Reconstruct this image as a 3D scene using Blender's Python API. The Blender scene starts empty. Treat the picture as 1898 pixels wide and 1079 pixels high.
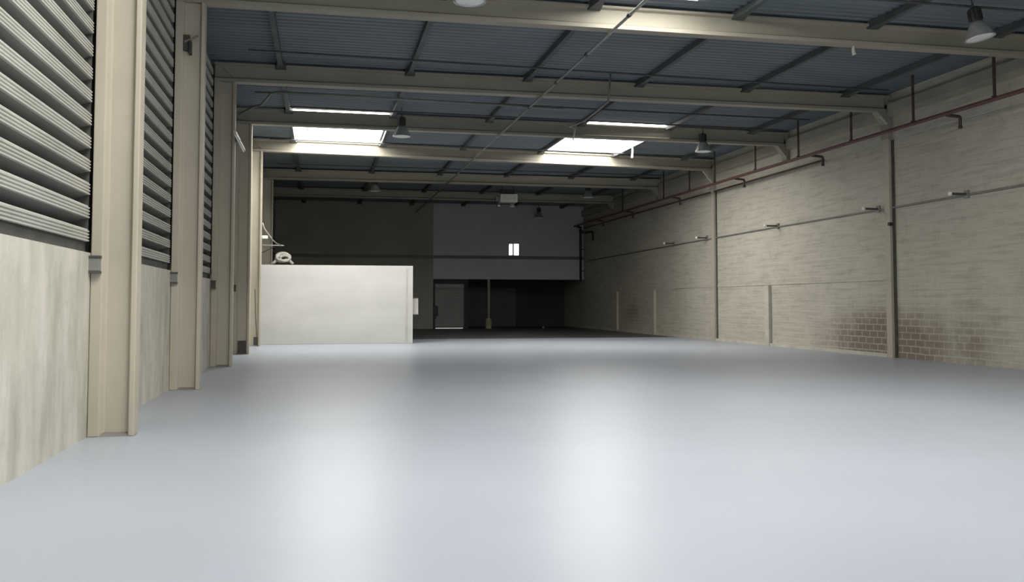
import bpy, bmesh, math, random
from mathutils import Vector, Matrix

random.seed(7)
SC = bpy.context.scene
COL = SC.collection

# ------------------------------------------------------------------ camera
IMG_W, IMG_H = 1898.0, 1079.0
F_PX, YAW, PITCH, PP_V = 1691.5, 0.2060, 0.0492, 478.28
cam_data = bpy.data.cameras.new('camera')
cam = bpy.data.objects.new('camera', cam_data)
COL.objects.link(cam)
cam.location = (0.0, 0.0, 1.6)
cam.rotation_euler = (math.pi / 2 + PITCH, 0.0, -YAW)
cam_data.sensor_fit = 'HORIZONTAL'
cam_data.sensor_width = 36.0
cam_data.lens = F_PX / IMG_W * 36.0
cam_data.shift_y = (PP_V - IMG_H / 2) / IMG_W
cam_data.clip_start = 0.05
cam_data.clip_end = 300
SC.camera = cam

# ------------------------------------------------------------------ world, daylight, exposure
SKY_STRENGTH = 3.4
SKYLIGHT_STRENGTH = 17.0
world = bpy.data.worlds.new('World')
SC.world = world
world.use_nodes = True
wn = world.node_tree
bg = wn.nodes['Background']
bg.inputs['Color'].default_value = (0.86, 0.94, 1.0, 1)
bg.inputs['Strength'].default_value = SKY_STRENGTH

FRONT_Y = -3.0           # the open loading front the photograph was taken from
# samples the daylight that comes in through the open loading front (a portal gives no light of its own)
pd = bpy.data.lights.new('loading_front_portal', 'AREA')
pd.shape = 'RECTANGLE'
pd.size, pd.size_y = 9.0, 4.6
pd.cycles.is_portal = True
po = bpy.data.objects.new('loading_front_portal', pd)
COL.objects.link(po)
po.location = (5.5, FRONT_Y, 2.3)
po.rotation_euler = (math.radians(90), 0, math.radians(180))

vs = SC.view_settings
vs.view_transform = 'Standard'
vs.look = 'None'
vs.gamma = 1.0
vs.use_curve_mapping = False
vs.exposure = 0.0

# ------------------------------------------------------------------ materials
def nmat(name):
    m = bpy.data.materials.new(name)
    m.use_nodes = True
    nt = m.node_tree
    b = nt.nodes['Principled BSDF']
    return m, nt, b

def N(nt, kind, **kw):
    n = nt.nodes.new(kind)
    for k, v in kw.items():
        setattr(n, k, v)
    return n

def ramp(nt, fac, stops):
    r = nt.nodes.new('ShaderNodeValToRGB')
    el = r.color_ramp.elements
    while len(el) > 1:
        el.remove(el[-1])
    el[0].position, el[0].color = stops[0][0], (*stops[0][1], 1)
    for p, c in stops[1:]:
        e = el.new(p)
        e.color = (*c, 1)
    nt.links.new(fac, r.inputs['Fac'])
    return r.outputs['Color']

def coords(nt, scale=(1, 1, 1), rot=(0, 0, 0)):
    tc = nt.nodes.new('ShaderNodeTexCoord')
    mp = nt.nodes.new('ShaderNodeMapping')
    mp.inputs['Scale'].default_value = scale
    mp.inputs['Rotation'].default_value = rot
    nt.links.new(tc.outputs['Object'], mp.inputs['Vector'])
    return mp.outputs['Vector']

def noise(nt, vec, scale, detail=4, rough=0.55, dist=0.0):
    n = nt.nodes.new('ShaderNodeTexNoise')
    n.inputs['Scale'].default_value = scale
    n.inputs['Detail'].default_value = detail
    n.inputs['Roughness'].default_value = rough
    n.inputs['Distortion'].default_value = dist
    nt.links.new(vec, n.inputs['Vector'])
    return n.outputs['Fac']

def bump(nt, b, height, strength=0.3, dist=0.02):
    bn = nt.nodes.new('ShaderNodeBump')
    bn.inputs['Strength'].default_value = strength
    bn.inputs['Distance'].default_value = dist
    nt.links.new(height, bn.inputs['Height'])
    nt.links.new(bn.outputs['Normal'], b.inputs['Normal'])

def mixc(nt, fac, a, b, mode='MIX'):
    m = nt.nodes.new('ShaderNodeMix')
    m.data_type = 'RGBA'
    m.blend_type = mode
    for sock, v in ((m.inputs[0], fac), (m.inputs[6], a), (m.inputs[7], b)):
        if isinstance(v, (int, float)):
            sock.default_value = v
        elif isinstance(v, tuple):
            sock.default_value = (*v, 1)
        else:
            nt.links.new(v, sock)
    return m.outputs[2]

def math_n(nt, op, a, b=None, clamp=False):
    m = nt.nodes.new('ShaderNodeMath')
    m.operation = op
    m.use_clamp = clamp
    for i, v in enumerate((a, b)):
        if v is None:
            continue
        if isinstance(v, (int, float)):
            m.inputs[i].default_value = v
        else:
            nt.links.new(v, m.inputs[i])
    return m.outputs[0]

def blotchy(name, c1, c2, scale=1.5, stretch=(1, 1, 1), rough=0.8, bmp=0.15, metal=0.0, lo=0.35, hi=0.65):
    m, nt, b = nmat(name)
    v = coords(nt, stretch)
    f = noise(nt, v, scale, 6, 0.6)
    nt.links.new(ramp(nt, f, [(lo, c1), (hi, c2)]), b.inputs['Base Color'])
    b.inputs['Roughness'].default_value = rough
    b.inputs['Metallic'].default_value = metal
    if bmp:
        f2 = noise(nt, coords(nt), 22, 5, 0.6)
        bump(nt, b, f2, bmp, 0.01)
    return m

def emitter(name, color, strength, stripes=None):
    m = bpy.data.materials.new(name)
    m.use_nodes = True
    nt = m.node_tree
    nt.nodes.clear()
    out = nt.nodes.new('ShaderNodeOutputMaterial')
    e = nt.nodes.new('ShaderNodeEmission')
    e.inputs['Color'].default_value = (*color, 1)
    e.inputs['Strength'].default_value = strength
    nt.links.new(e.outputs[0], out.inputs['Surface'])
    return m

M = {}
# glossy pale blue-grey epoxy floor
m, nt, b = nmat('floor_epoxy')
v = coords(nt)
f1 = noise(nt, v, 0.35, 4, 0.5)
f2 = noise(nt, v, 3.0, 5, 0.6)
c = ramp(nt, f1, [(0.3, (0.34, 0.365, 0.415)), (0.7, (0.375, 0.40, 0.455))])
c = mixc(nt, math_n(nt, 'MULTIPLY', f2, 0.15), c, (0.30, 0.325, 0.37))
bump(nt, b, noise(nt, coords(nt, (0.35, 1.5, 1)), 0.55, 0, 0.3), 0.05, 0.02)
nt.links.new(c, b.inputs['Base Color'])
b.inputs['Roughness'].default_value = 0.33
b.inputs['Specular IOR Level'].default_value = 0.16
M['floor'] = m

# right wall: painted block work, paint worn off in patches
m, nt, b = nmat('painted_blockwork')
tc = nt.nodes.new('ShaderNodeTexCoord')
sp = nt.nodes.new('ShaderNodeSeparateXYZ')
nt.links.new(tc.outputs['Object'], sp.inputs[0])
cb = nt.nodes.new('ShaderNodeCombineXYZ')
nt.links.new(sp.outputs['Y'], cb.inputs['X'])
nt.links.new(sp.outputs['Z'], cb.inputs['Y'])
wob = noise(nt, tc.outputs['Object'], 1.3, 2)
cb2 = nt.nodes.new('ShaderNodeVectorMath')
cb2.operation = 'ADD'
nt.links.new(cb.outputs[0], cb2.inputs[0])
cz = nt.nodes.new('ShaderNodeCombineXYZ')
nt.links.new(math_n(nt, 'MULTIPLY', wob, 0.05), cz.inputs['Y'])
nt.links.new(cz.outputs[0], cb2.inputs[1])
br = nt.nodes.new('ShaderNodeTexBrick')
br.inputs['Scale'].default_value = 1.0
br.inputs['Brick Width'].default_value = 0.40
br.inputs['Row Height'].default_value = 0.195
br.inputs['Mortar Size'].default_value = 0.022
br.inputs['Mortar Smooth'].default_value = 0.35
br.inputs['Bias'].default_value = -0.1
br.inputs['Color1'].default_value = (0.45, 0.42, 0.35, 1)
br.inputs['Color2'].default_value = (0.41, 0.38, 0.315, 1)
br.inputs['Mortar'].default_value = (0.475, 0.445, 0.375, 1)
nt.links.new(cb2.outputs[0], br.inputs['Vector'])
cloud = noise(nt, cb.outputs[0], 0.32, 5, 0.6)
fine = noise(nt, tc.outputs['Object'], 2.2, 6, 0.65)
base = mixc(nt, ramp(nt, cloud, [(0.38, (0,) * 3), (0.66, (0.85,) * 3)]), br.outputs['Color'], (0.51, 0.475, 0.40))
# horizontal smears of render along the courses
smr = nt.nodes.new('ShaderNodeMapping')
smr.inputs['Scale'].default_value = (0.7, 8.5, 1)
nt.links.new(cb.outputs[0], smr.inputs['Vector'])
sm = noise(nt, smr.outputs[0], 1.0, 5, 0.6)
base = mixc(nt, ramp(nt, sm, [(0.48, (0,) * 3), (0.68, (0.5,) * 3)]), base, (0.27, 0.25, 0.195))
base = mixc(nt, ramp(nt, fine, [(0.52, (0,) * 3), (0.75, (0.35,) * 3)]), base, (0.25, 0.225, 0.165))
# bare reddish blocks low down beside the pilaster
def spot(cy, czz, ry, rz):
    a = math_n(nt, 'DIVIDE', math_n(nt, 'SUBTRACT', sp.outputs['Y'], cy), ry)
    z = math_n(nt, 'DIVIDE', math_n(nt, 'SUBTRACT', sp.outputs['Z'], czz), rz)
    d = math_n(nt, 'SQRT', math_n(nt, 'ADD', math_n(nt, 'MULTIPLY', a, a), math_n(nt, 'MULTIPLY', z, z)))
    return math_n(nt, 'SUBTRACT', 1.15, d, True)
s1 = spot(24.4, 0.35, 4.6, 1.7)
s2 = spot(20.8, 0.5, 2.4, 1.6)
s3 = spot(47.0, 1.1, 2.2, 1.2)
sall = math_n(nt, 'MAXIMUM', s1, math_n(nt, 'MULTIPLY', math_n(nt, 'MAXIMUM', s2, s3), 0.55))
inb = math_n(nt, 'SUBTRACT', 1.0, br.outputs['Fac'])
wear = ramp(nt, math_n(nt, 'ADD', math_n(nt, 'MULTIPLY', sall, 0.75), math_n(nt, 'MULTIPLY', fine, 0.55)),
            [(0.42, (0,) * 3), (0.85, (1,) * 3)])
wr = math_n(nt, 'MULTIPLY', math_n(nt, 'MULTIPLY', wear, math_n(nt, 'ADD', math_n(nt, 'MULTIPLY', inb, 0.6), 0.4)), math_n(nt, 'MULTIPLY', sall, 1.6, True))
base = mixc(nt, wr, base, (0.20, 0.16, 0.125))
nt.links.new(base, b.inputs['Base Color'])
b.inputs['Roughness'].default_value = 0.85
hgt = math_n(nt, 'ADD', math_n(nt, 'MULTIPLY', br.outputs['Fac'], -0.6), math_n(nt, 'ADD', math_n(nt, 'MULTIPLY', fine, 0.7), math_n(nt, 'MULTIPLY', sm, 1.1)))
bump(nt, b, hgt, 0.4, 0.025)
M['block'] = m

# left wall: smooth pale concrete with soft vertical runs
m, nt, b = nmat('stained_concrete')
f1 = noise(nt, coords(nt, (1, 1.5, 0.45)), 1.7, 6, 0.6)
f2 = noise(nt, coords(nt), 4.5, 6, 0.65)
c = ramp(nt, f1, [(0.28, (0.345, 0.335, 0.275)), (0.48, (0.47, 0.45, 0.385)), (0.68, (0.57, 0.535, 0.475))])
c = mixc(nt, ramp(nt, f2, [(0.5, (0,) * 3), (0.72, (0.45,) * 3)]), c, (0.34, 0.34, 0.28))
nt.links.new(c, b.inputs['Base Color'])
b.inputs['Roughness'].default_value = 0.8
bump(nt, b, f2, 0.15, 0.02)
M['concrete_wall'] = m

M['column'] = blotchy('column_paint', (0.40, 0.36, 0.285), (0.47, 0.42, 0.34), 1.2, (1, 1, 0.5), 0.65, 0.08)
M['beam'] = blotchy('beam_paint', (0.27, 0.25, 0.20), (0.34, 0.31, 0.25), 0.7, (0.4, 1, 1), 0.6, 0.06)
M['dark_patch'] = blotchy('dark_paint', (0.055, 0.055, 0.045), (0.085, 0.085, 0.07), 4, rough=0.8, bmp=0.05)
M['louver'] = blotchy('louver_blade_shaded', (0.15, 0.152, 0.14), (0.20, 0.20, 0.185), 1.1, (1, 0.6, 3), 0.45, 0.0, 0.0)  # darker than the rails: the shade on the blade undersides is in the colour
M['louver_rail_lit'] = blotchy('louver_rail_lit', (0.40, 0.40, 0.355), (0.48, 0.475, 0.43), 1.1, (1, 0.6, 3), 0.5, 0.0)  # paler than the blades: the light on the noses is in the colour
M['louver_gap_shade'] = blotchy('louver_gap_shade', (0.05, 0.05, 0.045), (0.08, 0.08, 0.07), 3, rough=0.7, bmp=0.0)  # near-black stands in for the shaded gaps below and beside the slats
M['roof'] = blotchy('roof_sheet', (0.128, 0.154, 0.170), (0.16, 0.185, 0.203), 0.5, (0.6, 2.0, 1), 0.55, 0.0)
M['purlin'] = blotchy('purlin_steel', (0.06, 0.068, 0.072), (0.095, 0.10, 0.10), 1.0, rough=0.65, bmp=0.0)
M['rod'] = blotchy('dark_rod', (0.045, 0.045, 0.045), (0.075, 0.07, 0.07), 2, rough=0.6, bmp=0.0)
M['conduit'] = blotchy('grey_conduit', (0.16, 0.16, 0.145), (0.22, 0.215, 0.195), 2, rough=0.5, bmp=0.0)
M['pale_conduit'] = blotchy('pale_conduit', (0.42, 0.41, 0.36), (0.52, 0.50, 0.45), 2, rough=0.5, bmp=0.0)
M['red_pipe'] = blotchy('red_pipe', (0.085, 0.042, 0.035), (0.13, 0.06, 0.05), 2, rough=0.55, bmp=0.0)
M['drop_pipe'] = blotchy('drop_pipe', (0.04, 0.028, 0.026), (0.07, 0.045, 0.04), 2, rough=0.6, bmp=0.0)
M['black'] = blotchy('black_plastic', (0.018, 0.018, 0.018), (0.03, 0.03, 0.03), 3, rough=0.5, bmp=0.0)
M['white'] = blotchy('white_paint', (0.76, 0.76, 0.73), (0.82, 0.82, 0.79), 2, rough=0.5, bmp=0.0)
M['alu'] = blotchy('spun_aluminium', (0.45, 0.45, 0.44), (0.62, 0.62, 0.60), 3, rough=0.38, bmp=0.0, metal=0.75)
M['lens'] = blotchy('lamp_lens', (0.62, 0.62, 0.6), (0.72, 0.72, 0.7), 3, rough=0.2, bmp=0.0)
m, nt, b = nmat('white_partition')
f1 = noise(nt, coords(nt, (0.5, 1, 1.2)), 0.9, 5, 0.55)
tc = nt.nodes.new('ShaderNodeTexCoord')
sp2 = nt.nodes.new('ShaderNodeSeparateXYZ')
nt.links.new(tc.outputs['Object'], sp2.inputs[0])
dirt = noise(nt, coords(nt, (1, 1, 2)), 2.5, 5, 0.6)
c = ramp(nt, f1, [(0.3, (0.51, 0.505, 0.48)), (0.7, (0.60, 0.59, 0.565))])
low = math_n(nt, 'SUBTRACT', 0.8, sp2.outputs['Z'], True)
c = mixc(nt, math_n(nt, 'MULTIPLY', low, math_n(nt, 'MULTIPLY', dirt, 0.8)), c, (0.42, 0.42, 0.39))
nt.links.new(c, b.inputs['Base Color'])
b.inputs['Roughness'].default_value = 0.75
M['partition'] = m
M['back_left'] = blotchy('back_render', (0.31, 0.305, 0.26), (0.38, 0.37, 0.32), 0.5, rough=0.85, bmp=0.05)
M['mezz'] = blotchy('mezzanine_sheet', (0.52, 0.52, 0.555), (0.58, 0.58, 0.61), 0.4, rough=0.7, bmp=0.0)
M['mezz_band_shade'] = blotchy('mezzanine_band_shade', (0.17, 0.17, 0.175), (0.21, 0.21, 0.215), 0.6, rough=0.8, bmp=0.0)  # dark tone puts the shadow line across the back wall into colour
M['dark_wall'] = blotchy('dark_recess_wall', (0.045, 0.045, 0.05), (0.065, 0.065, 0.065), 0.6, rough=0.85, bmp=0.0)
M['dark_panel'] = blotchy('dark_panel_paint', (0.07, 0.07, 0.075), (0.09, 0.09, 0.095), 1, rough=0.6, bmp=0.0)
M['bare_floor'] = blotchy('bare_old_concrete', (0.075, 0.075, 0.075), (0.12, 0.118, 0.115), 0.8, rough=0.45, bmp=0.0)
M['roller'] = blotchy('roller_slats', (0.30, 0.30, 0.295), (0.35, 0.35, 0.34), 1, rough=0.6, bmp=0.0)
M['post'] = blotchy('post_paint', (0.22, 0.22, 0.19), (0.27, 0.265, 0.23), 1.5, rough=0.6, bmp=0.0)
M['yellow'] = blotchy('faded_yellow', (0.33, 0.325, 0.19), (0.42, 0.41, 0.25), 3, rough=0.7, bmp=0.05)
M['curb'] = blotchy('worn_curb', (0.42, 0.40, 0.34), (0.55, 0.53, 0.46), 2.0, rough=0.8, bmp=0.2)
M['bundle'] = blotchy('pale_bundle', (0.26, 0.26, 0.235), (0.40, 0.40, 0.36), 5, rough=0.8, bmp=0.2)
M['skylight'] = emitter('daylit_skylight_sheet', (1.0, 0.985, 0.93), SKYLIGHT_STRENGTH)
M['win_bright'] = emitter('daylit_window_pane', (1.0, 1.0, 0.98), 3.0)
M['win_dim'] = emitter('daylit_dim_pane', (0.92, 0.94, 1.0), 1.0)
M['gap'] = emitter('daylight_gap', (1.0, 0.98, 0.94), 0.5)

# ------------------------------------------------------------------ mesh helpers
class MB:
    def __init__(self):
        self.v, self.f = [], []
    def add(self, verts, faces):
        o = len(self.v)
        self.v += [tuple(p) for p in verts]
        self.f += [tuple(i + o for i in fc) for fc in faces]
        return self
    def box(self, x0, x1, y0, y1, z0, z1):
        vs_ = [(x0, y0, z0), (x1, y0, z0), (x1, y1, z0), (x0, y1, z0), (x0, y0, z1), (x1, y0, z1), (x1, y1, z1), (x0, y1, z1)]
        return self.add(vs_, [(0, 3, 2, 1), (4, 5, 6, 7), (0, 1, 5, 4), (1, 2, 6, 5), (2, 3, 7, 6), (3, 0, 4, 7)])
    def loft(self, rings, cap=True):
        n = len(rings[0])
        vs_ = [p for r in rings for p in r]
        fs = []
        for k in range(len(rings) - 1):
            for i in range(n):
                j = (i + 1) % n
                fs.append((k * n + i, k * n + j, (k + 1) * n + j, (k + 1) * n + i))
        if cap:
            fs.append(tuple(range(n - 1, -1, -1)))
            fs.append(tuple((len(rings) - 1) * n + i for i in range(n)))
        return self.add(vs_, fs)
    def tube(self, pts, r, seg=10, closed=False):
        pts = [Vector(p) for p in pts]
        n = len(pts)
        rings = []
        for i, p in enumerate(pts):
            if closed:
                t = (pts[(i + 1) % n] - pts[i - 1]).normalized()
            else:
                a = pts[max(i - 1, 0)]
                c_ = pts[min(i + 1, n - 1)]
                t = (c_ - a).normalized()
            up = Vector((0, 0, 1)) if abs(t.z) < 0.9 else Vector((1, 0, 0))
            s = t.cross(up).normalized()
            u = s.cross(t).normalized()
            rr_ = r[i] if isinstance(r, (list, tuple)) else r
            rings.append([p + s * rr_ * math.cos(a_) + u * rr_ * math.sin(a_) for a_ in [2 * math.pi * k / seg for k in range(seg)]])
        if closed:
            rings.append(rings[0])
        return self.loft(rings, not closed)
    def lathe(self, prof, cx=0, cy=0, seg=28, cap=True):
        rings = [[(cx + r * math.cos(2 * math.pi * k / seg), cy + r * math.sin(2 * math.pi * k / seg), z) for k in range(seg)] for r, z in prof]
        return self.loft(rings, cap)
    def build(self, name, mat, parent=None, base=None, bevel=0.0, smooth=False):
        """links the collected shapes as ONE mesh object; base = world point the origin sits on"""
        if parent is not None:
            base = Vector(parent['_base'])
        base = Vector(base) if base is not None else Vector((0, 0, 0))
        me = bpy.data.meshes.new(name)
        me.from_pydata([tuple(Vector(p) - base) for p in self.v], [], self.f)
        bm = bmesh.new()
        bm.from_mesh(me)
        bmesh.ops.recalc_face_normals(bm, faces=bm.faces)
        bm.to_mesh(me)
        bm.free()
        me.materials.append(mat)
        if smooth:
            for p in me.polygons:
                p.use_smooth = True
        o = bpy.data.objects.new(name, me)
        COL.objects.link(o)
        if parent is not None:
            o.parent = parent
            o['_base'] = tuple(base)
        else:
            o.location = base
            o['_base'] = tuple(base)
        if parent is not None and parent.type == 'MESH':
            pass
        if bevel:
            md = o.modifiers.new('edge_bevel', 'BEVEL')
            md.width = bevel
            md.segments = 2
            md.limit_method = 'ANGLE'
        return o

def thing(name, label, cat, base, group=None):
    o = bpy.data.objects.new(name, None)
    o.empty_display_size = 0.2
    COL.objects.link(o)
    o.location = base
    o['_base'] = tuple(base)
    o['label'] = label
    o['category'] = cat
    if group:
        o['group'] = group
    return o

def tag(o, label, cat, group=None):
    o['label'] = label
    o['category'] = cat
    if group:
        o['group'] = group
    return o

def struct(o, label=None, cat=None):
    o['kind'] = 'structure'
    if label:
        o['label'] = label
    if cat:
        o['category'] = cat
    return o

def copy_tree(o, parent=None):
    c_ = o.copy()
    COL.objects.link(c_)
    if parent is not None:
        c_.parent = parent
    for ch in [x for x in COL.objects if x.parent == o]:
        copy_tree(ch, c_)
    return c_

ORD = ['first', 'second', 'third', 'fourth', 'fifth', 'sixth', 'seventh', 'eighth']

# ------------------------------------------------------------------ main dimensions
XL, XR = -2.72, 16.46            # wall faces
Y_BACK = 56.3
ROOF = 7.80
BEAM_Z0, BEAM_Z1 = 7.25, 7.735
BAY_L = [11.76, 17.75, 24.03, 29.63, 34.95, 42.83, 49.6]      # frame positions at the left
BAY_R = [11.76, 17.75, 23.90, 29.90, 36.20, 42.60, 49.6]      # and at the right

def frame_y(k, x):
    t = (x - XL) / (XR - XL)
    return BAY_L[k] + (BAY_R[k] - BAY_L[k]) * t

# ------------------------------------------------------------------ the setting
PAINT_END = 40.4      # the pale paint stops here; old bare concrete goes on to the far end
struct(MB().box(XL - 0.6, XR + 0.5, FRONT_Y, PAINT_END, -0.3, 0.0).build('floor', M['floor']))
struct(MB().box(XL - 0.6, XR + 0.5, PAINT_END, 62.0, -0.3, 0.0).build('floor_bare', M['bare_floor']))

# roof of corrugated sheets (ribs run across the hall); translucent sheets are let into it
SKY = [(-1.0, 2.12, 5.04, 9.6, 'fl'), (5.55, 8.1, 5.04, 9.6, 'fr'), (-1.0, 2.12, 29.76, 35.76, 'left'), (8.72, 11.82, 29.76, 35.76, 'right'), (5.55, 7.5, 12.24, 17.28, 'near')]
def corrugated(mb, x0, x1, y0, y1, z, pitch=0.24, amp=0.035):
    prof = []
    for k in range(round(y0 / pitch), round(y1 / pitch)):
        prof += [(k * pitch + dy, z + dz) for dy, dz in ((0, 0), (0.09, 0), (0.12, amp), (0.21, amp))]
    prof.append((round(y1 / pitch) * pitch, z))
    n = len(prof)
    vs_ = [(x0, a, c_) for a, c_ in prof] + [(x1, a, c_) for a, c_ in prof]
    mb.add(vs_, [(i, i + 1, n + i + 1, n + i) for i in range(n - 1)])

rf = MB()
cuts = [(FRONT_Y - .36, 5.04, []), (5.04, 9.6, SKY[0:2]), (9.6, 12.24, []), (12.24, 17.28, SKY[4:5]), (17.28, 29.76, []), (29.76, 35.76, SKY[2:4]), (35.76, 62.16, [])]
for y0, y1, holes in cuts:
    x = XL - 0.6
    for hx in sorted(holes):
        corrugated(rf, x, hx[0], y0, y1, ROOF)
        x = hx[1]
    corrugated(rf, x, XR + 0.5, y0, y1, ROOF)
struct(rf.build('ceiling', M['roof']))

# left wall: low concrete wall (the louvers stand on it) and a blind outer skin behind the louvers
LOUVER_Z0 = 2.20
wl = MB()
wl.box(XL - 0.25, XL, FRONT_Y, Y_BACK, 0, LOUVER_Z0)
struct(wl.build('wall_left', M['concrete_wall']))
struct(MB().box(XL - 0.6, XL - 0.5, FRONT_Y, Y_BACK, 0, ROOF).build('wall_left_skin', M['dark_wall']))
# right wall of painted block work
struct(MB().box(XR, XR + 0.25, FRONT_Y, 62.0, 0, ROOF).build('wall_right', M['block']))
# front wall with the open loading door the daylight comes through
fw = MB()
fw.box(XL - 0.6, 1.0, FRONT_Y - 0.25, FRONT_Y, 0, ROOF).box(10.0, XR + 0.25, FRONT_Y - 0.25, FRONT_Y, 0, ROOF).box(1.0, 10.0, FRONT_Y - 0.25, FRONT_Y, 4.6, ROOF)
struct(fw.build('wall_front', M['concrete_wall']))
# back wall (left part, solid) and dark recess under the mezzanine
bw = MB().box(XL - 0.5, 6.78, Y_BACK, Y_BACK + 0.25, 0, ROOF)
struct(bw.build('wall_back', M['back_left']))
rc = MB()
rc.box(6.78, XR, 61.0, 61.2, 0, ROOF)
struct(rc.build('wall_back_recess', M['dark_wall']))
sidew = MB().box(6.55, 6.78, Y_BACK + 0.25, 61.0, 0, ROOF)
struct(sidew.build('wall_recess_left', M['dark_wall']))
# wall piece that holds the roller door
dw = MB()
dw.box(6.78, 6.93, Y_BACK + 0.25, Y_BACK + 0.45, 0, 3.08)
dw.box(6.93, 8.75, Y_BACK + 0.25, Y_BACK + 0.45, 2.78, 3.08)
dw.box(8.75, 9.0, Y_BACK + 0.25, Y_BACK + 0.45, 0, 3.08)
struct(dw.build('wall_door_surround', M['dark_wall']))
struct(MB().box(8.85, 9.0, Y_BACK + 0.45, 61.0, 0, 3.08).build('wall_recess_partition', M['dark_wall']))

# right wall trims: worn curb along the foot, concrete ring beam under the roof
struct(MB().box(XR - 0.10, XR, 24.2, Y_BACK, 0, 0.10).build('trim_1', M['curb']))
rb = MB()
sec = [(XR, 7.08), (XR - 0.14, 7.12), (XR - 0.16, 7.20), (XR - 0.16, 7.46), (XR - 0.12, 7.52), (XR, 7.54)]
rb.loft([[(x, FRONT_Y, z) for x, z in sec], [(x, Y_BACK, z) for x, z in sec]])
struct(rb.build('trim_2', M['beam']))

# ------------------------------------------------------------------ left columns (H section)
def h_profile(y0):
    return [(-2.715, y0), (-2.585, y0), (-2.545, y0 + .085), (-2.275, y0 + .085), (-2.255, y0), (-2.19, y0),
            (-2.19, y0 + .28), (-2.255, y0 + .28), (-2.275, y0 + .195), (-2.545, y0 + .195), (-2.585, y0 + .28), (-2.715, y0 + .28)]
col_where = ['nearest the camera, brightest and widest in view', 'second from the camera, with a dark clamp high on its web',
             'third from the camera, in shade before the dark footed one', 'fourth from the camera, with a dark painted patch at its foot',
             'fifth from the camera, brightly lit beside the white partition', 'beyond the white partition, seen above its top']
COLG = 'columns along the left wall'
for k in range(6):
    y0 = BAY_L[k]
    t = thing('concrete_column', 'beige H-shaped column on left wall, ' + col_where[k], 'column', (-2.45, y0, 0), COLG)
    mb = MB()
    mb.loft([[(x, y, 0) for x, y in h_profile(y0)], [(x, y, BEAM_Z0) for x, y in h_profile(y0)]])
    mb.build('shaft', M['column'], t, bevel=0.012)
    ft = MB()
    ft.loft([[(x, y, 0) for x, y in [(-2.60, y0 - .0), (-2.56, y0 + .075), (-2.265, y0 + .075), (-2.25, y0 + .0), (-2.25, y0 + .06), (-2.60, y0 + .06)][:4]],
             [(x, y, z) for (x, y), z in zip([(-2.58, y0 + .04), (-2.55, y0 + .082), (-2.275, y0 + .082), (-2.262, y0 + .05)], [.03, .045, .04, .03])]])
    ft.build('shaded_foot_lip', M['conduit'], t)  # small lip, its grey tone imitates the shading along the column foot
    if k == 3:
        pt = MB().box(-2.535, -2.285, y0 + 0.074, y0 + 0.092, 0.0, 0.42).build('painted_patch', M['dark_patch'], t)
        pt['label'] = 'dark paint patch at column foot'
    if k == 4:
        pt = MB().box(-2.43, -2.285, y0 + 0.074, y0 + 0.092, 0.0, 0.34).build('painted_patch', M['dark_patch'], t)
        pt['label'] = 'dark grey patch at column foot'
        st = MB()
        st.tube([(-2.40, y0 + .08, 2.1), (-2.37, y0 + .08, 1.2), (-2.32, y0 + .08, 0.35)], 0.012, 6)
        st.build('hanging_cable', M['rod'], t)

# junction boxes where the louver sill meets each column
jl = ['small grey box strapped to nearest left column at louver sill height', 'small box on second left column at louver sill height',
      'small dark box on third left column at louver sill height', 'small dark box on fourth left column at louver sill height']
for k in range(4):
    y0 = BAY_L[k]
    t = thing('junction_box', jl[k], 'junction box', (-2.66, y0, 1.96), 'junction boxes on the left columns')
    MB().box(-2.725, -2.60, y0 - 0.08, y0, 1.98, 2.14).build('case', M['conduit'] if k < 2 else M['dark_patch'], t, bevel=0.008)
    MB().box(-2.735, -2.59, y0 - 0.09, y0, 2.14, 2.165).build('top_strap', M['rod'], t)
    MB().box(-2.735, -2.59, y0 - 0.09, y0, 1.955, 1.98).build('bottom_strap', M['rod'], t)

# clamp high on the second column
t = thing('cable_clamp', 'dark cable clamp bolted high on second left column web', 'clamp', (-2.48, 17.75, 6.25))
MB().box(-2.58, -2.46, 17.76, 17.836, 6.32, 6.62).build('plate', M['dark_patch'], t)
MB().box(-2.47, -2.42, 17.70, 17.836, 6.25, 6.50).build('jaw', M['black'], t, bevel=0.01)
MB().tube([(-2.55, 17.74, 6.48), (-2.38, 17.74, 6.56), (-2.32, 17.80, 6.62)], 0.02, 8).build('cable_stub', M['conduit'], t)

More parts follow.
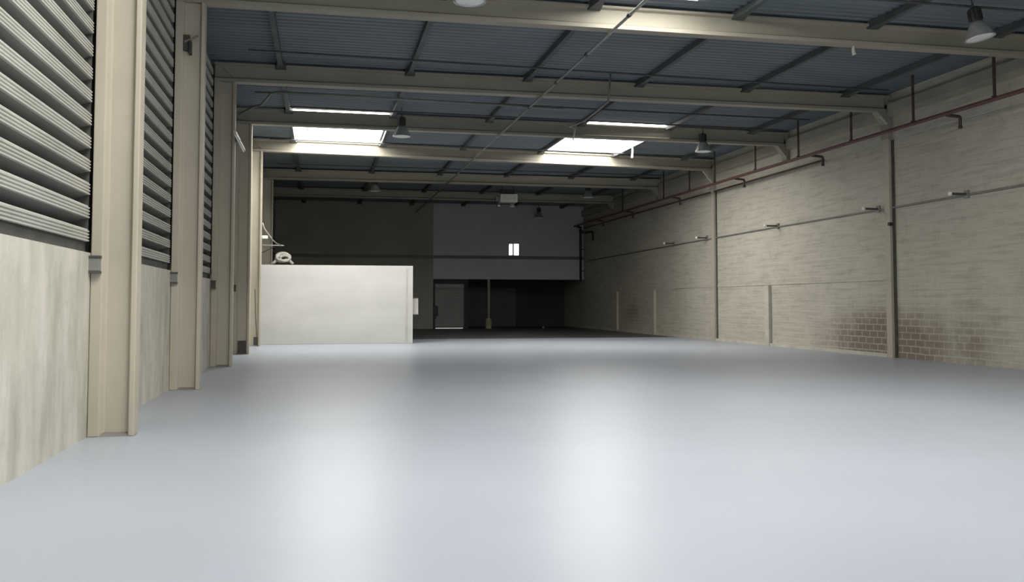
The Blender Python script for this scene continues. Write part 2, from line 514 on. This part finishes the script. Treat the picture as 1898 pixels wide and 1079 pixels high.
# ------------------------------------------------------------------ louver panels between the columns
def louver(y0, y1, label):
    t = thing('louver_panel', label, 'louver', (XL - 0.1, (y0 + y1) / 2, LOUVER_Z0), 'louvers above the low left wall')
    P = 0.281
    z = LOUVER_Z0 + 0.135
    XN, XB = XL - 0.01, XL - 0.24
    ba, no = MB(), MB()
    def strip(mb, prof):
        n = len(prof)
        mb.add([(x, y0, zz) for x, zz in prof] + [(x, y1 - 0.04, zz) for x, zz in prof], [(i, i + 1, n + i + 1, n + i) for i in range(n - 1)])
    while z < ROOF - 0.2:
        # ribbed nose rail, then the blade running up and back to the next rail
        prof = [(XN - 0.03, z - 0.004)]
        for i in range(4):
            zz = z + i * 0.037
            prof += [(XN, zz), (XN + 0.002, zz + 0.016), (XN - 0.016, zz + 0.022), (XN - 0.016, zz + 0.032)]
        prof += [(XN - 0.02, z + 0.148)]
        strip(no, prof)
        strip(ba, [(XN - 0.02, z + 0.148), (XB, z + 0.170), (XB - 0.03, z + 0.200), (XN - 0.03, z + P - 0.004)])
        z += P
    ba.build('blades', M['louver'], t)
    nr = no.build('nose_rails', M['louver_rail_lit'], t)
    nr['label'] = 'ribbed rails with a lit tone in their colour'
    MB().box(XL - 0.24, XL - 0.06, y0, y1, LOUVER_Z0, LOUVER_Z0 + 0.14).build('sill', M['louver_gap_shade'], t)
    MB().box(XL - 0.23, XL - 0.03, y0 - 0.0, y0 + 0.03, LOUVER_Z0 + 0.14, ROOF - 0.05).build('jamb', M['louver_gap_shade'], t)
    MB().box(XL - 0.23, XL - 0.03, y1 - 0.03, y1, LOUVER_Z0 + 0.14, ROOF - 0.05).build('jamb', M['louver_gap_shade'], t)
lv = [(FRONT_Y + 0.05, BAY_L[0] + 0.0, 'bright ribbed louver before the nearest left column'),
      (BAY_L[0] + 0.28, BAY_L[1], 'shaded louver between first and second left columns'),
      (BAY_L[1] + 0.28, BAY_L[2], 'dark louver sliver between second and third left columns'),
      (BAY_L[2] + 0.28, BAY_L[3], 'dark louver between third and fourth left columns'),
      (BAY_L[3] + 0.28, BAY_L[4], 'louver between fourth and fifth left columns'),
      (BAY_L[4] + 0.28, BAY_L[5], 'louver above the white partition, behind its corner column'),
      (BAY_L[5] + 0.28, Y_BACK, 'farthest louver on the left wall, next to the back wall')]
for a in lv:
    louver(*a)

# ------------------------------------------------------------------ roof beams
def i_ring(y0):
    z0, z1 = BEAM_Z0, BEAM_Z1
    return [(y0, z0), (y0 + .28, z0), (y0 + .28, z0 + .085), (y0 + .19, z0 + .125), (y0 + .19, z1 - .075), (y0 + .28, z1 - .05), (y0 + .28, z1),
            (y0, z1), (y0, z1 - .05), (y0 + .09, z1 - .075), (y0 + .09, z0 + .125), (y0, z0 + .085)]
beam_lab = [None, 'nearest visible roof beam, crossing the top of the view', 'second visible roof beam, its left end at the third column',
            'roof beam in front of the two skylights', 'roof beam behind the two skylights, lit white in two places',
            'roof beam beyond the skylights, above the white partition', 'farthest roof beam, just before the back wall']
for k in range(1, 7):
    x0, x1 = -2.71, 16.30
    xin = -2.19
    t = thing('roof_beam', 'beige I-shaped ' + beam_lab[k], 'beam', (6.8, frame_y(k, 6.8), BEAM_Z0), 'roof beams across the hall')
    rings = []
    for i in range(25):
        x = x0 + (x1 - x0) * i / 24
        rings.append([(x, y, z) for y, z in i_ring(frame_y(k, x))])
    MB().loft(rings).build('girder', M['beam'], t, bevel=0.008)
    # mitre stiffener over the left column
    ya = frame_y(k, xin)
    sf = MB()
    sf.loft([[(-2.60, y, BEAM_Z1 - 0.06), (-2.55, y, BEAM_Z1 - 0.06), (-2.19, y, BEAM_Z0 + 0.10), (-2.24, y, BEAM_Z0 + 0.10)] for y in (ya + 0.03, ya + 0.1)])
    sf.build('stiffener', M['beam'], t)
    # knee haunch at the right end
    yb = frame_y(k, 16.1)
    hb = MB()
    hb.loft([[(15.98, y, BEAM_Z0 + .01), (16.34, y, BEAM_Z0 + .01), (16.34, y, BEAM_Z0 - 0.42)] for y in (yb, yb + 0.28)])
    hb.build('knee', M['beam'], t, bevel=0.008)

# ------------------------------------------------------------------ pilasters on the right wall
pil = [(23.90, 'tall beige wall pilaster nearest on the right wall'), (36.20, 'tall beige wall pilaster farther along the right wall, past the short stub')]
for y0, lab in pil:
    t = thing('wall_pilaster', lab, 'pilaster', (XR, y0, 0), 'pilasters on the right wall')
    MB().box(XR - 0.12, XR, y0, y0 + 0.26, 0, 6.45).build('shaft', M['column'], t, bevel=0.01)
    MB().box(XR - 0.16, XR, y0 - 0.03, y0 + 0.31, 6.45, BEAM_Z1).build('head', M['beam'], t, bevel=0.01)
    MB().box(XR - 0.035, XR, y0 - 0.10, y0 - 0.0, 0.0, 6.4).build('dark_strip', M['dark_patch'], t)  # dark strip on the wall along the near edge of the pilaster
for y0, lab in ((29.90, 'roof beam bearing head on right wall, over the short stub'), (42.60, 'bearing head on right wall beyond the far pilaster'), (17.75, 'bearing head on right wall under the nearest beam')):
    MB().box(XR - 0.16, XR, y0 - 0.03, y0 + 0.31, 6.75, BEAM_Z1).build('bearing_head', M['beam'], None, (XR, y0, 6.75), 0.01)
    tag(COL.objects[-1], lab, 'bearing', 'bearing heads on the right wall')
stubs = [(31.4, 'short beige wall stub in the middle of the right wall'), (43.4, 'short wall stub beyond the far pilaster'), (49.3, 'farthest short wall stub, almost in the dark')]
for y0, lab in stubs:
    o = MB().box(XR - 0.13, XR, y0, y0 + 0.30, 0, 2.25).build('wall_stub', M['curb'] if y0 < 32 else M['column'], None, (XR, y0, 0), 0.015)
    tag(o, lab, 'pilaster', 'short stubs on the right wall')
o = MB().box(XR - 0.02, XR, 24.3, 49.5, 2.27, 2.38).build('trim_3', M['block'])
struct(o)

# ------------------------------------------------------------------ purlins and sag rods
PX = [-1.08, 2.25, 5.45, 8.65, 11.85, 15.0]
ends = [(FRONT_Y, None)] + [(None, k) for k in range(0)]
def purlin(x, ya, yb, lab):
    w = 0.06
    za, zb = 7.645, 7.795
    mb = MB()
    def ring(y, ww, zl):
        return [(x - ww, y, zl), (x + ww, y, zl), (x + ww, y, zb), (x - ww, y, zb)]
    L = 0.55
    mb.loft([ring(ya, 0.12, 7.64), ring(ya + L, w, za), ring(yb - L, w, za), ring(yb, 0.14, 7.63)])
    o = mb.build('roof_purlin', M['purlin'], None, (x, (ya + yb) / 2, za))
    tag(o, lab, 'purlin', 'purlins under the roof sheets')
bayname = ['before the nearest visible roof beam', 'between first and second visible roof beams', 'between the second visible beam and the skylight beam',
           'in the bay of the two skylights', 'in the bay behind the lit beam', 'in the farthest roof bay before the back wall']
for i, x in enumerate(PX):
    for k in range(0, 6):
        ya = frame_y(k, x) + 0.20
        yb = frame_y(k + 1, x) + 0.08
        purlin(x, ya, yb, 'dark roof purlin, ' + ORD[i] + ' from the left, ' + bayname[k])
# the last strip up to the back wall
for i, x in enumerate(PX):
    purlin(x, frame_y(6, x) + 0.20, Y_BACK, 'dark roof purlin, ' + ORD[i] + ' from the left, touching the back wall')

rods = [((-1.75, 22.15, 7.585), (15.6, 22.75, 7.585), 'thin dark tie rod before the second visible roof beam'),
        ((-1.9, 26.6, 7.585), (15.6, 27.0, 7.585), 'thin dark tie rod halfway to the skylight beam'),
        ((-1.0, 28.4, 7.585), (15.6, 28.8, 7.585), 'thin dark tie rod close before the skylight beam'),
        ((-1.9, 34.2, 7.585), (15.6, 34.8, 7.585), 'thin dark tie rod crossing below both skylights'),
        ((-1.9, 40.3, 7.585), (15.6, 40.3, 7.585), 'thin dark tie rod in the bay behind the lit beam'),
        ((-1.9, 15.9, 7.585), (15.6, 15.9, 7.585), 'thin reddish tie rod at the top edge of the view')]
for a, b_, lab in rods:
    o = MB().tube([a, b_], 0.026, 6).build('tie_rod', M['rod'], None, a)
    tag(o, lab, 'rod', 'tie rods under the roof')

# ------------------------------------------------------------------ skylights
sl = {'left': 'bright translucent roof skylight on the left, above the white partition side',
      'right': 'bright translucent roof skylight on the right, beside the white hanging bracket',
      'near': 'translucent roof skylight at the top edge of the view'}
for x0, x1, y0, y1, nm in SKY:
    mb = MB()
    corrugated(mb, x0, x1, y0, y1, ROOF + 0.001)
    if nm in ('fl', 'fr'):       # roof lights over the camera, part of the shell
        struct(mb.build('window_2' if nm == 'fl' else 'window_3', M['skylight']))
        continue
    t = thing('roof_skylight', sl[nm], 'skylight', ((x0 + x1) / 2, (y0 + y1) / 2, ROOF), 'translucent sheets in the roof')
    mb.build('translucent_sheet', M['skylight'], t)

# ------------------------------------------------------------------ pendant high-bay lamps
def lamp_proto(base, lab):
    x, y, z = base
    t = thing('pendant_lamp', lab, 'lamp', base, 'high bay lamps under the roof')
    R = MB()
    outer = [(0.105, 0.34), (0.13, 0.325), (0.17, 0.26), (0.215, 0.16), (0.255, 0.07), (0.285, 0.012), (0.29, 0.0)]
    inner = [(0.28, 0.002), (0.25, 0.065), (0.21, 0.155), (0.165, 0.25), (0.10, 0.318)]
    R.lathe([(r, z + h) for r, h in outer + inner], x, y, 32, cap=False)
    rfl = R.build('reflector', M['alu'], t, smooth=True)
    MB().lathe([(0.0, z + .10), (.06, z + .10), (.085, z + .16), (.07, z + .27), (0.03, z + .30), (0.0, z + .30)], x, y, 20, cap=False).build('bulb', M['lens'], rfl, smooth=True)
    MB().lathe([(0.0, z - 0.012), (0.12, z - 0.008), (0.22, z + 0.004), (0.272, z + 0.016), (0.0, z + 0.03)], x, y, 28, cap=False).build('bounce_disc', M['white'], rfl, smooth=True)  # added white disc, imitates the floor light seen inside the reflector
    h_ = MB()
    h_.lathe([(.10, z + .335), (.115, z + .36), (.115, z + .60), (.09, z + .63)], x, y, 20)
    for k in range(8):
        a = 2 * math.pi * k / 8
        h_.box(x + .115 * math.cos(a) - .012, x + .115 * math.cos(a) + .012, y + .115 * math.sin(a) - .012, y + .115 * math.sin(a) + .012, z + .37, z + .59)
    gh = h_.build('gear_housing', M['black'], t)
    MB().tube([(x, y, z + .62), (x, y, z + .74)], 0.02, 8).build('hook', M['rod'], gh)
    MB().tube([(x, y, z + .72), (x, y, ROOF)], 0.012, 6).build('hanging_rod', M['rod'], t)
    return t
lamps = [((12.84, 15.7, 6.88), 'silver bell pendant lamp largest in view, at upper right'),
         ((2.50, 15.6, 6.88), 'silver pendant lamp only partly in view at the top edge'),
         ((2.46, 28.9, 6.88), 'pendant lamp beside the left skylight, before the lit beam'),
         ((12.98, 29.55, 6.86), 'pendant lamp right of the right skylight, near the right wall'),
         ((2.43, 43.3, 6.86), 'small far pendant lamp above the white partition'),
         ((13.02, 43.7, 6.86), 'small far pendant lamp right of the white unit heater'),
         ((13.30, 55.4, 6.93), 'farthest pendant lamp, just in front of the back wall above the window')]
lp = lamp_proto(*lamps[0])
lp.rotation_euler = (math.radians(-5), math.radians(-9), 0)
for base, lab in lamps[1:]:
    c_ = copy_tree(lp)
    c_.location = base
    c_.rotation_euler = (0, 0, 0)
    c_['label'] = lab

# ------------------------------------------------------------------ sprinkler pipe along the right wall
t = thing('fire_pipe', 'long dark red pipe hung along the right wall with drop stubs', 'pipe', (15.71, 30, 6.45))
MB().tube([(15.71, FRONT_Y + 1, 6.47), (15.71, 20, 6.47), (15.71, 35, 6.47), (15.73, 52.0, 6.47), (15.73, 55.9, 6.47)], 0.055, 12).build('main_pipe', M['red_pipe'], t, smooth=True)
for y in (18.78, 21.84, 24.81, 27.95, 31.07, 34.63, 37.26, 40.34, 46.3):
    h_ = MB().box(15.69, 15.73, y - 0.035, y + 0.035, 6.5, ROOF).box(15.64, 15.78, y - 0.03, y + 0.03, 6.52, 6.545)
    h_.build('hanger', M['drop_pipe'], t)
for y in (20.5, 27.1, 32.8, 39.3, 45.8, 51.0):
    s_ = MB().tube([(15.71, y, 6.43), (16.0, y, 6.41), (16.08, y, 6.40), (16.105, y, 6.375), (16.105, y, 6.30), (16.105, y, 6.12)], 0.042, 10)
    s_.tube([(16.105, y, 6.16), (16.105, y, 6.10)], 0.055, 10)
    s_.build('drop_stub', M['drop_pipe'], t, smooth=True)
o = MB().tube([(16.38, 27.5, 6.36), (16.38, 35.0, 6.36), (16.38, 55.9, 6.36)], 0.035, 8).build('wall_pipe', M['red_pipe'], None, (16.38, 30, 6.36), smooth=True)
tag(o, 'thinner red pipe fixed on right wall just below the hung red pipe', 'pipe')

# down pipe at the far right corner of the mezzanine
t = thing('down_pipe', 'dark vertical pipe in the corner right of the mezzanine', 'pipe', (16.20, 56.1, 3.05))
MB().tube([(15.95, 56.05, 6.47), (16.1, 56.05, 6.45), (16.22, 56.1, 6.40), (16.20, 56.1, 6.28), (16.20, 56.1, 3.0)], 0.075, 10).build('riser', M['black'], t, smooth=True)
for z in (3.6, 5.0, 6.2):
    MB().box(16.10, 16.44, 56.08, 56.12, z, z + 0.05).box(16.15, 16.25, 56.1, 56.275, z, z + 0.05).build('wall_clamp', M['rod'], t)
MB().tube([(16.20, 56.1, 6.1), (16.20, 55.0, 6.0), (16.20, 53.6, 5.95), (16.20, 53.4, 5.85), (16.20, 53.4, 5.4)], 0.06, 8).build('branch', M['black'], t, smooth=True)

# white knee strut near the far pilaster, and a small one near the first
for (a, b_, lab) in (((15.72, 35.85, 7.16), (16.18, 35.85, 6.62), 'white diagonal strut where the lit beam meets the right wall'),
                     ((15.98, 23.75, 7.08), (16.2, 23.75, 6.85), 'small pale strut under the right end of the second visible beam')):
    o = MB().tube([a, b_], 0.035, 8).build('knee_strut', M['pale_conduit'], None, b_)
    tag(o, lab, 'strut', 'pale knee struts')

# ------------------------------------------------------------------ cable conduit with arms on the right wall
t = thing('wall_conduit', 'thin dark conduit running the length of the right wall', 'conduit', (XR - 0.03, 30, 4.4))
MB().tube([(XR - 0.03, 8.0, 4.46), (XR - 0.03, 23.8, 4.40), (XR - 0.03, 31, 4.40), (XR - 0.03, 37, 4.37), (XR - 0.03, 55, 4.25)], 0.028, 8).build('tube', M['conduit'], t, smooth=True)
arms = [(20.74, 'first conduit arm on right wall, before the near pilaster'), (24.6, 'conduit arm touching the near pilaster on right wall'),
        (30.8, 'dark conduit arm with white tip at the middle of right wall'), (37.1, 'conduit arm just left of the far pilaster'), (40.9, 'far conduit arm beyond the far pilaster')]
for y, lab in arms:
    t = thing('arm_lamp', lab, 'lamp', (XR, y, 4.42), 'arms along the right wall conduit')
    am = MB().box(15.98, XR, y - 0.03, y + 0.03, 4.40, 4.46).build('arm', M['rod'], t, bevel=0.006)
    MB().box(XR - 0.05, XR, y - 0.08, y + 0.08, 4.33, 4.53).build('wall_plate', M['conduit'], t)
    MB().lathe([(0.02, 4.38), (0.05, 4.40), (0.055, 4.46), (0.03, 4.49)], 15.94, y, 14).build('tip', M['white'], am, smooth=True)

# small hook on the near pilaster
o = MB().box(XR - 0.2, XR - 0.10, 23.80, 23.90, 3.86, 3.96).build('wall_hook', M['black'], None, (XR, 23.8, 3.86), 0.01)
tag(o, 'small black fitting on the near pilaster below the conduit', 'fitting')

# ------------------------------------------------------------------ ceiling conduits
t = thing('ceiling_conduit', 'long straight conduit running down the middle under the beams', 'conduit', (5.75, 30, 7.18))
MB().tube([(5.84, 9.0, 7.18), (5.75, 30.0, 7.18), (5.68, 56.2, 7.18)], 0.032, 8).build('tube', M['conduit'], t, smooth=True)
for y in (16.6, 19.5, 22.2, 25.2, 32, 38, 45, 52):
    MB().tube([(5.8 - (y - 16) * 0.003, y - 0.07, 7.18), (5.8 - (y - 16) * 0.003, y + 0.07, 7.18)], 0.045, 8).build('coupling', M['rod'], t)
o = MB().tube([(-2.45, 28.1, 7.22), (-1.97, 27.1, 7.26), (-1.74, 26.9, 7.28), (-1.38, 25.4, 7.30), (-1.25, 25.25, 7.30), (1.5, 25.35, 7.30), (6.9, 25.7, 7.30)], 0.035, 8).build('bent_conduit', M['conduit'], None, (-1.7, 27, 7.2), smooth=True)
tag(o, 'bent grey conduit stepping off the fourth left column under the roof', 'conduit')
o = MB().tube([(7.55, 23.2, ROOF), (7.52, 23.3, 7.02), (7.55, 24.3, 7.0), (7.6, 25.9, 7.0), (7.5, 26.6, 7.02), (7.45, 27.0, 7.04), (7.75, 27.4, 7.06), (8.3, 29.6, 7.12)], 0.03, 8).build('bent_conduit', M['conduit'], None, (7.5, 25, 7.0), smooth=True)
tag(o, 'bent grey conduit dropping from roof before the right skylight', 'conduit')

# white hanging bracket at the right end of the right skylight
t = thing('hanging_bracket', 'white tube bracket hanging at the right edge of right skylight', 'bracket', (11.8, 34, 7.25))
MB().tube([(11.84, 33.6, 7.80), (11.80, 33.6, 7.24)], 0.04, 10).build('long_drop', M['white'], t)
MB().tube([(11.46, 33.6, 7.80), (11.48, 33.6, 7.52)], 0.035, 10).build('short_drop', M['white'], t)
MB().tube([(11.46, 33.6, 7.66), (11.84, 33.6, 7.78), (12.15, 33.55, 7.79)], 0.028, 8).build('cross_tube', M['white'], t)

o = MB().tube([(11.42, 17.9, 7.26), (11.42, 17.9, 7.14), (11.45, 17.9, 7.06)], [0.03, 0.035, 0.05], 10).build('beam_hook', M['pale_conduit'], None, (11.42, 17.9, 7.25))
tag(o, 'small pale hook under the nearest visible roof beam', 'hook')

# batten on the third column
t = thing('strip_light', 'unlit pale strip light reaching back from the third left column', 'lamp', (-2.1, 24.4, 5.7))
MB().box(-2.14, -2.07, 22.95, 25.7, 5.73, 5.80).build('batten', M['pale_conduit'], t, bevel=0.01)
MB().box(-2.20, -2.07, 24.05, 24.2, 5.72, 5.82).build('bracket', M['conduit'], t)
MB().tube([(-2.105, 23.05, 5.71), (-2.105, 25.6, 5.71)], 0.02, 8).build('tube', M['white'], t)

# white unit heater under the far roof
t = thing('unit_heater', 'white box unit hung under the far roof above the window', 'heater', (9.3, 45.6, 6.75))
cs = MB().box(8.88, 9.76, 45.3, 46.0, 6.74, 7.14).build('casing', M['white'], t, bevel=0.02)
g = MB()
for i in range(5):
    g.box(8.95, 9.69, 45.285, 45.30, 6.79 + i * 0.065, 6.815 + i * 0.065)
g.build('grille', M['pale_conduit'], cs)
MB().box(8.66, 8.88, 45.5, 45.8, 6.80, 7.02).build('side_motor', M['conduit'], t, bevel=0.02)
for x in (9.0, 9.6):
    MB().tube([(x, 45.6, 7.14), (x, 45.6, ROOF)], 0.02, 6).build('hanger', M['rod'], t)
MB().box(8.95, 9.62, 45.45, 45.8, 7.14, 7.40).build('top_bracket', M['black'], t)
for x, sx, lab in ((8.82, 1, 'small floodlight under the left end of the white unit heater'), (9.52, 1.2, 'small floodlight under the right end of the white unit heater')):
    t = thing('floodlight', lab, 'lamp', (x, 45.5, 6.5), 'floodlights below the unit heater')
    MB().lathe([(0.05, 6.68), (0.11 * sx, 6.60), (0.14 * sx, 6.50), (0.12 * sx, 6.495)], x, 45.5, 16).build('shade', M['alu'], t, smooth=True)
    MB().tube([(x, 45.5, 6.67), (x, 45.5, 6.80 if x < 9 else 6.74)], 0.02, 6).build('stem', M['conduit'], t)

# ------------------------------------------------------------------ white partition room
BX0, BX1, BY0, BY1, BZ = -2.72, 3.57, 36.35, 42.3, 3.07
t = thing('partition_room', 'low white walled room standing against the left wall', 'partition', ((BX0 + BX1) / 2, BY0, 0))
MB().box(BX0, BX1, BY0, BY0 + 0.15, 0, BZ).build('front_wall', M['partition'], t, bevel=0.01)
MB().box(BX1 - 0.15, BX1, BY0 + 0.15, BY1, 0, BZ).build('side_wall', M['partition'], t)
MB().box(BX0, BX1 - 0.15, BY0 + 0.15, BY1, BZ - 0.16, BZ - 0.02).build('top_slab', M['back_left'], t)
MB().box(BX1 - 0.27, BX1 - 0.20, BY0 - 0.012, BY0, 0.1, 2.95).build('edge_strip', M['pale_conduit'], t)
MB().box(BX0, BX1 - 0.15, BY1 - 0.15, BY1, 0, BZ - 0.16).build('rear_wall', M['back_left'], t)
t = thing('electrical_cabinet', 'pale grey cabinet on the side of the white partition room', 'cabinet', (BX1 + 0.12, 36.9, 1.12))
MB().box(BX1, BX1 + 0.24, 36.55, 37.2, 1.12, 1.80).build('case', M['conduit'], t, bevel=0.01)
MB().box(BX1 + 0.01, BX1 + 0.23, 36.535, 36.55, 1.15, 1.77).build('end_plate', M['pale_conduit'], t)

# things on and above the partition
t = thing('cable_coil', 'pale coiled hose bundle lying on top of the white partition', 'hose', (-1.5, 37.1, BZ))
cl = MB()
for q, (rr_, zz, dx, tilt) in enumerate(((0.26, 0.27, 0.0, 1.05), (0.24, 0.25, 0.06, 0.95), (0.21, 0.22, -0.05, 1.15), (0.27, 0.24, 0.03, 0.8), (0.18, 0.2, 0.08, 1.0))):
    pts = []
    for k in range(28):
        a = 2 * math.pi * k / 28
        u, w = 0.95 * rr_ * math.cos(a), 0.80 * rr_ * math.sin(a) - 0.03
        pts.append((-1.5 + dx + u, 37.1 - 0.1 * q * 0.5 + w * math.cos(tilt) * 0.6, BZ + 0.10 + zz + w * math.sin(tilt) * (0.85 if w > 0 else 0.9)))
    cl.tube(pts, 0.055, 8, closed=True)
cl.build('loops', M['bundle'], t, smooth=True)
MB().tube([(-1.95, 37.0, BZ + 0.07), (-1.8, 36.95, BZ + 0.12), (-1.7, 37.0, BZ + 0.3), (-1.62, 37.0, BZ + 0.42)], 0.06, 8).build('loose_end', M['bundle'], t, smooth=True)
MB().tube([(-1.35, 37.0, BZ + 0.36), (-1.22, 36.95, BZ + 0.18), (-1.1, 36.95, BZ + 0.06)], 0.055, 8).build('loose_end', M['bundle'], t, smooth=True)
t = thing('shelf_board', 'narrow pale board on a bracket above the coiled hose', 'shelf', (-1.75, 38.6, 3.9))
MB().box(-2.72, -1.52, 38.5, 38.75, 3.94, 3.98).build('board', M['pale_conduit'], t)
MB().tube([(-2.7, 38.6, 3.5), (-1.8, 38.6, 3.94)], 0.02, 6).build('brace', M['rod'], t)
t = thing('slack_cable', 'pale slack cable dropping from fifth left column to the partition', 'cable', (-2.1, 35.25, 4.0))
MB().tube([(-2.17, 35.26, 4.6), (-2.12, 35.3, 4.4), (-1.98, 35.45, 4.2), (-1.85, 36.2, 4.02), (-1.75, 37.2, 3.95), (-1.65, 38.5, 3.99)], 0.02, 8).build('wire', M['pale_conduit'], t, smooth=True)
MB().box(-2.19, -1.98, 35.22, 35.32, 4.0, 4.12).build('socket', M['white'], t, bevel=0.02)

# ------------------------------------------------------------------ mezzanine, window, roller door at the far end
t = thing('mezzanine', 'blue-grey mezzanine front across the right half of the back wall', 'mezzanine', (11.6, Y_BACK, 3.05))
WX0, WX1, WZ0, WZ1 = 11.52, 12.26, 4.56, 5.38
up = MB()
up.box(6.78, WX0, Y_BACK, Y_BACK + 0.12, 4.56, ROOF)
up.box(WX1, XR, Y_BACK, Y_BACK + 0.12, 4.56, ROOF)
up.box(WX0, WX1, Y_BACK, Y_BACK + 0.12, WZ1, ROOF)
up.build('upper_panel', M['mezz'], t)
MB().box(6.78, XR, Y_BACK - 0.02, Y_BACK + 0.14, 4.36, 4.56).build('dark_band', M['mezz_band_shade'], t)
MB().box(6.78, XR, Y_BACK, Y_BACK + 0.12, 3.08, 4.36).build('fascia_panel', M['mezz'], t)
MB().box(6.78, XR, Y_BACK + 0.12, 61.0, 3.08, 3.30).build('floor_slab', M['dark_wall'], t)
o = MB().box(XL, 6.76, Y_BACK - 0.05, Y_BACK, 4.36, 4.56).build('trim_4', M['mezz_band_shade'])
struct(o)
wf = MB()
for x0, x1, z0, z1 in ((WX0, WX1, WZ0, WZ0 + .05), (WX0, WX1, WZ1 - .05, WZ1), (WX0, WX0 + .05, WZ0, WZ1), (WX1 - .05, WX1, WZ0, WZ1)):
    wf.box(x0, x1, Y_BACK + 0.01, Y_BACK + 0.10, z0, z1)
w_ = wf.build('window_1', M['conduit'])
struct(w_)
w_['_base'] = (0, 0, 0)
MB().box(WX0 + .30, WX0 + .37, Y_BACK + 0.015, Y_BACK + 0.08, WZ0 + .05, WZ1 - .05).build('mullion', M['conduit'], w_)
MB().box(WX0 + .05, WX0 + .22, Y_BACK + 0.05, Y_BACK + 0.06, WZ0 + .05, WZ1 - .16).build('pane', M['win_bright'], w_)
MB().box(WX0 + .22, WX0 + .30, Y_BACK + 0.05, Y_BACK + 0.06, WZ0 + .05, WZ1 - .05).build('pane', M['win_dim'], w_)
MB().box(WX0 + .05, WX0 + .22, Y_BACK + 0.05, Y_BACK + 0.06, WZ1 - .16, WZ1 - .05).build('pane', M['win_dim'], w_)
MB().box(WX0 + .37, WX1 - .05, Y_BACK + 0.05, Y_BACK + 0.06, WZ0 + .05, WZ1 - .05).build('pane', M['win_bright'], w_)

t = thing('roller_door', 'grey roller shutter under the mezzanine with daylight below it', 'door', (7.84, Y_BACK + 0.4, 0))
rd = MB()
prof = []
z = 0.07
while z < 2.78:
    prof += [(Y_BACK + 0.36, z), (Y_BACK + 0.34, z + 0.02), (Y_BACK + 0.34, z + 0.075), (Y_BACK + 0.36, z + 0.095)]
    z += 0.1
n = len(prof)
rd.add([(6.93, y, zz) for y, zz in prof] + [(8.75, y, zz) for y, zz in prof], [(i, i + 1, n + i + 1, n + i) for i in range(n - 1)])
ct = rd.build('curtain', M['roller'], t)
MB().box(6.93, 8.75, Y_BACK + 0.24, Y_BACK + 0.34, 2.52, 2.78).build('roll_box', M['roller'], t, bevel=0.02)
MB().box(6.93, 8.75, Y_BACK + 0.33, Y_BACK + 0.37, 0.05, 0.11).build('bottom_bar', M['rod'], ct)
gp = MB().box(6.98, 8.70, Y_BACK + 0.36, Y_BACK + 0.38, 0.005, 0.05).build('daylight_gap', M['gap'], t)
gp['label'] = 'bright strip of daylight under the door'
t = thing('door_motor', 'black hoist motor beside the roller shutter on back wall edge', 'motor', (6.95, Y_BACK + 0.1, 0.6))
MB().box(6.78, 7.10, Y_BACK + 0.02, Y_BACK + 0.22, 0.85, 1.42).build('housing', M['black'], t, bevel=0.05)
MB().box(6.80, 6.98, Y_BACK + 0.04, Y_BACK + 0.2, 0.62, 0.85).build('gear_case', M['black'], t, bevel=0.04)

t = thing('support_post', 'slim grey post under the mezzanine with yellowed foot guard', 'post', (10.28, Y_BACK + 0.06, 0))
MB().box(10.20, 10.36, Y_BACK - 0.02, Y_BACK + 0.12, 0, 3.08).build('shaft', M['post'], t, bevel=0.01)
gd = MB().lathe([(0.19, 0.0), (0.19, 0.44), (0.16, 0.60), (0.11, 0.64)], 10.28, Y_BACK + 0.05, 20).build('foot_guard', M['yellow'], t, smooth=False)
gd['label'] = 'dull yellow foot guard'

# dark leaves of doors and panels in the recess
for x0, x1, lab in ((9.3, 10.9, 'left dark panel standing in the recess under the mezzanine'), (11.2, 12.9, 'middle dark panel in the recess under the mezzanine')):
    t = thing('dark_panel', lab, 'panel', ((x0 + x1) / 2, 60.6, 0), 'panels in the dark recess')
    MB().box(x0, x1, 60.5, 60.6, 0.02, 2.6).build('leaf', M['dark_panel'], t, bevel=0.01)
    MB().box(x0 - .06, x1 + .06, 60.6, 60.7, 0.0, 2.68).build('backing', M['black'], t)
o = MB().lathe([(0.07, 0.0), (0.11, 0.05), (0.09, 0.14), (0.03, 0.16)], 13.62, 55.6, 12).build('scrap_ball', M['conduit'], None, (13.62, 55.6, 0), smooth=True)
tag(o, 'tiny pale scrap on the floor before the dark recess', 'scrap')

for o in list(COL.objects):
    if '_base' in o:
        del o['_base']
